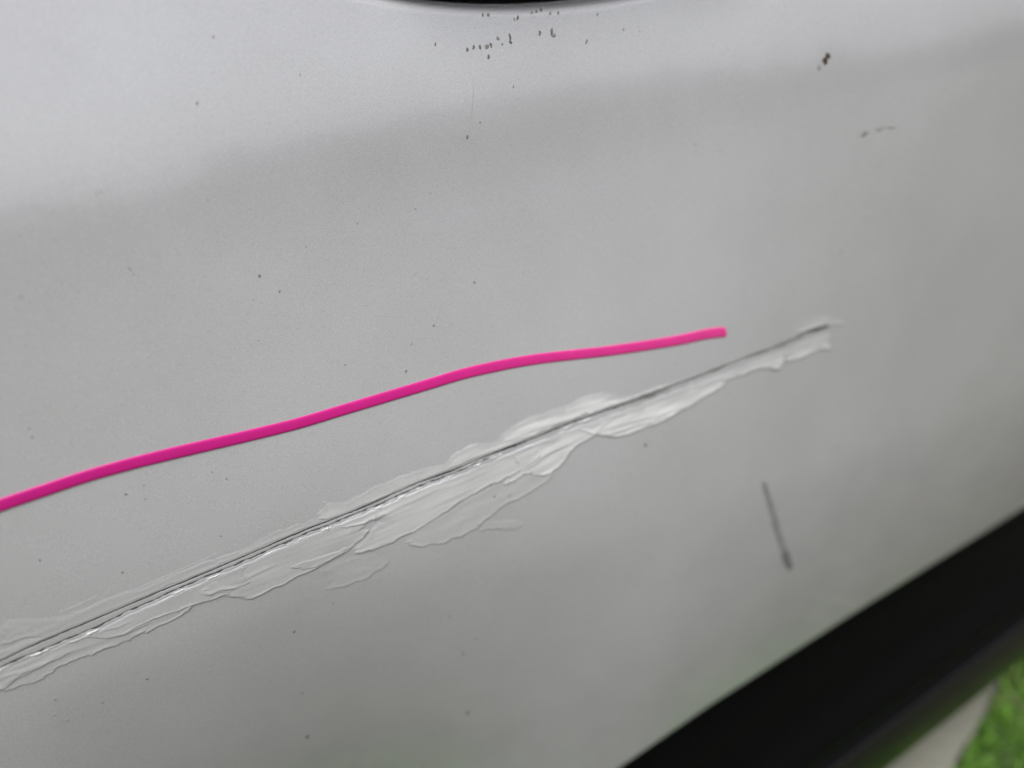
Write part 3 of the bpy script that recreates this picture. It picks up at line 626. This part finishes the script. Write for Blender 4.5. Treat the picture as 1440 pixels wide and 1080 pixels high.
# torn paint chips standing up along the lower line
rb = np.random.default_rng(9)
bv, bf = [], []
x = -0.11
while x < 0.30:
    dens = 0.5 if x < 0.12 else (0.5 if x < 0.2 else 0.22)
    L = rb.uniform(0.0022, 0.0085) * (1.0 if x < 0.2 else 0.8)
    if rb.uniform() < 0.9 * dens:
        zc0 = (line_lo if x < X_TWIN else line_up)(np.array([x, x + L]))
        off = -(0.00085 if x < X_TWIN else 0.0012) - rb.uniform(0, 0.0006)
        n_ = 9
        big = rb.uniform() < 0.22
        hw_ = rb.uniform(0.00022, 0.00036) * (1.7 if big else 1); up_ = rb.uniform(0.0003, 0.0005) * (1.7 if big else 1)
        base_i = len(bv)
        for k in range(n_):
            t_ = k / (n_ - 1)
            sh = math.sin(math.pi * min(max(t_, .06), .94)) ** 0.7 * (1 + 0.35 * rb.normal())
            sh = max(sh, 0.12)
            xk = x + L * t_
            zk = zc0[0] + (zc0[1] - zc0[0]) * t_ + off + 0.0001 * rb.normal()
            yb = float(panel_y(xk, zk))
            bv += [(xk, yb + 0.0002, zk + hw_ * sh), (xk, yb - up_ * sh * 0.75, zk + hw_ * 0.25 * sh), (xk, yb - up_ * sh, zk - hw_ * 0.35 * sh), (xk, yb + 0.0002, zk - hw_ * sh * 0.55)]
        for k in range(n_ - 1):
            for j in range(3):
                a = base_i + k * 4 + j
                bf.append((a, a + 4, a + 5, a + 1))
    x += L * rb.uniform(0.55, 1.5)
o = link('paint_burr', bv, bf, MAT['burr'], panel, smooth=False)
tag(o, kind='stuff')

# ------------------------------------------------------------------ scuffs and dirt on the door
def stroke(name, pts, mat, parent, lift, jitter=0.0):
    n_ = 40
    p = np.array([q[0] for q in pts]); w_ = np.array([q[1] for q in pts]) * 0.001
    s = np.linspace(0, len(p) - 1, n_)
    i = np.arange(len(p))
    x, z, ww = np.interp(s, i, p[:, 0]), np.interp(s, i, p[:, 1]), np.interp(s, i, w_)
    tx_, tz_ = np.gradient(x), np.gradient(z)
    l = np.hypot(tx_, tz_)
    nx_, nz_ = -tz_ / l, tx_ / l
    ww = ww * (1 + jitter * Wave(hash(len(pts)) % 50, 0.9, 0)(np.arange(n_)))
    q = np.linspace(-1, 1, 5)
    X = x[:, None] + nx_[:, None] * ww[:, None] * q; Z = z[:, None] + nz_[:, None] * ww[:, None] * q
    Y = panel_y(X, Z) - lift * (1.2 - np.abs(q))[None]
    return link(name, np.stack([X, Y, Z], -1).reshape(-1, 3), grid_faces(n_, 5), mat, parent)
o = stroke('scuff_mark', SCUFF, MAT['scuff'], panel, 0.00010, 0.05)
o['label'] = 'grey slanting rubber scuff streak'
stroke('scuff_mark', SCUFF[-3:], MAT['scuff_end'], panel, 0.00018, 0.05)
stroke('drip_streak', DRIP, MAT['hairline'], panel, 0.00006, 0.1)

# stray hairlines running beside the scratch and across the panel
rh = np.random.default_rng(44)
for k in range(15):
    near = True
    x0_ = rh.uniform(-0.10, 0.22) if near else rh.uniform(-0.06, 0.50)
    L = rh.uniform(0.008, 0.034)
    z0_ = float(line_up(x0_)) + (rh.uniform(0.002, 0.010) if rh.uniform() < 0.7 else -rh.uniform(0.006, 0.014)) if near else rh.uniform(0.80, 1.10)
    sl = rh.normal(0.0, 0.05) if near else rh.normal(0.2, 0.6)
    cv_ = rh.normal(0, 0.03)
    pts = [((x0_ + L * t_, z0_ + sl * L * t_ + cv_ * L * t_ * t_), 0.09 * math.sin(math.pi * (0.06 + 0.88 * t_))) for t_ in np.linspace(0, 1, 9)]
    stroke('hairline_scratch', pts, MAT['hair_pale'] if rh.uniform() < 0.6 else MAT['hairline'], panel, 0.00005, 0.1)

dirt_mats = [MAT['dirt_dark'], MAT['dirt_mid'], MAT['dirt_faint'], MAT['dirt_brown']]
speck_meshes = {}
for k in range(4):
    for var in range(3):
        r_ = np.random.default_rng(k * 7 + var)
        rad = 1 + 0.22 * r_.normal(size=10)
        v = [(0.1 * r_.normal(), -1.0, 0.1 * r_.normal())]
        for ring, (rr_, yy_) in enumerate(((0.6, -0.75), (1.0, 0.15))):
            for j in range(10):
                a = 2 * math.pi * j / 10
                v.append((math.cos(a) * rr_ * rad[j], yy_, math.sin(a) * rr_ * rad[j]))
        f = [(0, 1 + (j + 1) % 10, 1 + j) for j in range(10)] + [(1 + j, 1 + (j + 1) % 10, 11 + (j + 1) % 10, 11 + j) for j in range(10)]
        me = bpy.data.meshes.new('dirt_speck'); me.from_pydata(v, [], f); me.update(); me.materials.append(dirt_mats[k])
        me.polygons.foreach_set('use_smooth', np.ones(len(me.polygons), dtype=bool))
        speck_meshes[k, var] = me
for i, (x, z, a, b_, ang, k) in enumerate(SPECKS):
    o = bpy.data.objects.new('dirt_speck', speck_meshes[k, i % 3])
    COL.objects.link(o)
    o.parent = panel
    sl = float(panel_y(x, z + 0.002) - panel_y(x, z - 0.002)) / 0.004
    rot = Matrix.Rotation(-math.atan(sl), 4, 'X') @ Matrix.Rotation(-math.radians(ang), 4, 'Y')
    s = 0.001
    sc_ = 1.0 if (z > 1.03 and 0.12 < x < 0.35) or x > 0.38 else 0.75
    hgt_ = 0.00012 + 0.00012 * min(a, b_)
    o.matrix_world = Matrix.Translation((x, float(skin_y(x, z)), z)) @ rot @ Matrix.Diagonal((a * s * sc_, hgt_, b_ * s * sc_, 1))

# ------------------------------------------------------------------ pink strip stuck across the door
up = np.array([t_[0] for t_ in TAPE]); dn_ = np.array([t_[1] for t_ in TAPE])
s0 = np.arange(len(up))
def spline(arr, s):
    i1 = np.clip(np.floor(s).astype(int), 0, len(arr) - 2); f = (s - i1)[:, None]
    i0 = np.maximum(i1 - 1, 0); i2 = i1 + 1; i3 = np.minimum(i1 + 2, len(arr) - 1)
    a0, a1, a2, a3 = arr[i0], arr[i1], arr[i2], arr[i3]
    return a1 + 0.5 * f * (a2 - a0 + f * (2 * a0 - 5 * a1 + 4 * a2 - a3 + f * (3 * (a1 - a2) + a3 - a0)))
s = np.linspace(0, len(up) - 1, 240)
U, Dn = spline(up, s), spline(dn_, s)
mid = (U + Dn) / 2
hv_ = (U - Dn) / 2
# rounded end
endc = mid[-1]; dirv = np.array(TAPE_END) - endc
mm, hh_ = list(mid), list(hv_)
for a in np.linspace(0.15, math.pi / 2 - 0.02, 9):
    mm.append(endc + dirv * math.sin(a)); hh_.append(hv_[-1] * (0.55 + 0.45 * math.cos(a) if a < 1.2 else math.cos(a) ** 0.5 * 0.93))
mm, hh_ = np.array(mm), np.array(hh_)
q = np.array([-1.0, -0.97, -0.85, -0.5, 0, 0.5, 0.85, 0.97, 1.0])
th = np.array([-0.00015, 0.0003, 0.00048, 0.00058, 0.0006, 0.00058, 0.00048, 0.0003, -0.00015])
TX = mm[:, None, 0] + hh_[:, None, 0] * q; TZ = mm[:, None, 1] + hh_[:, None, 1] * q
TY = panel_y(TX, TZ) - th[None]
TY[-1] = panel_y(TX[-1], TZ[-1]) + 0.0001
tape = link('tape_strip', np.stack([TX, TY, TZ], -1).reshape(-1, 3), grid_faces(len(mm), len(q)), MAT['pink'])
tag(tape, 'narrow bright pink strip running across the door panel above the scratch', 'tape')
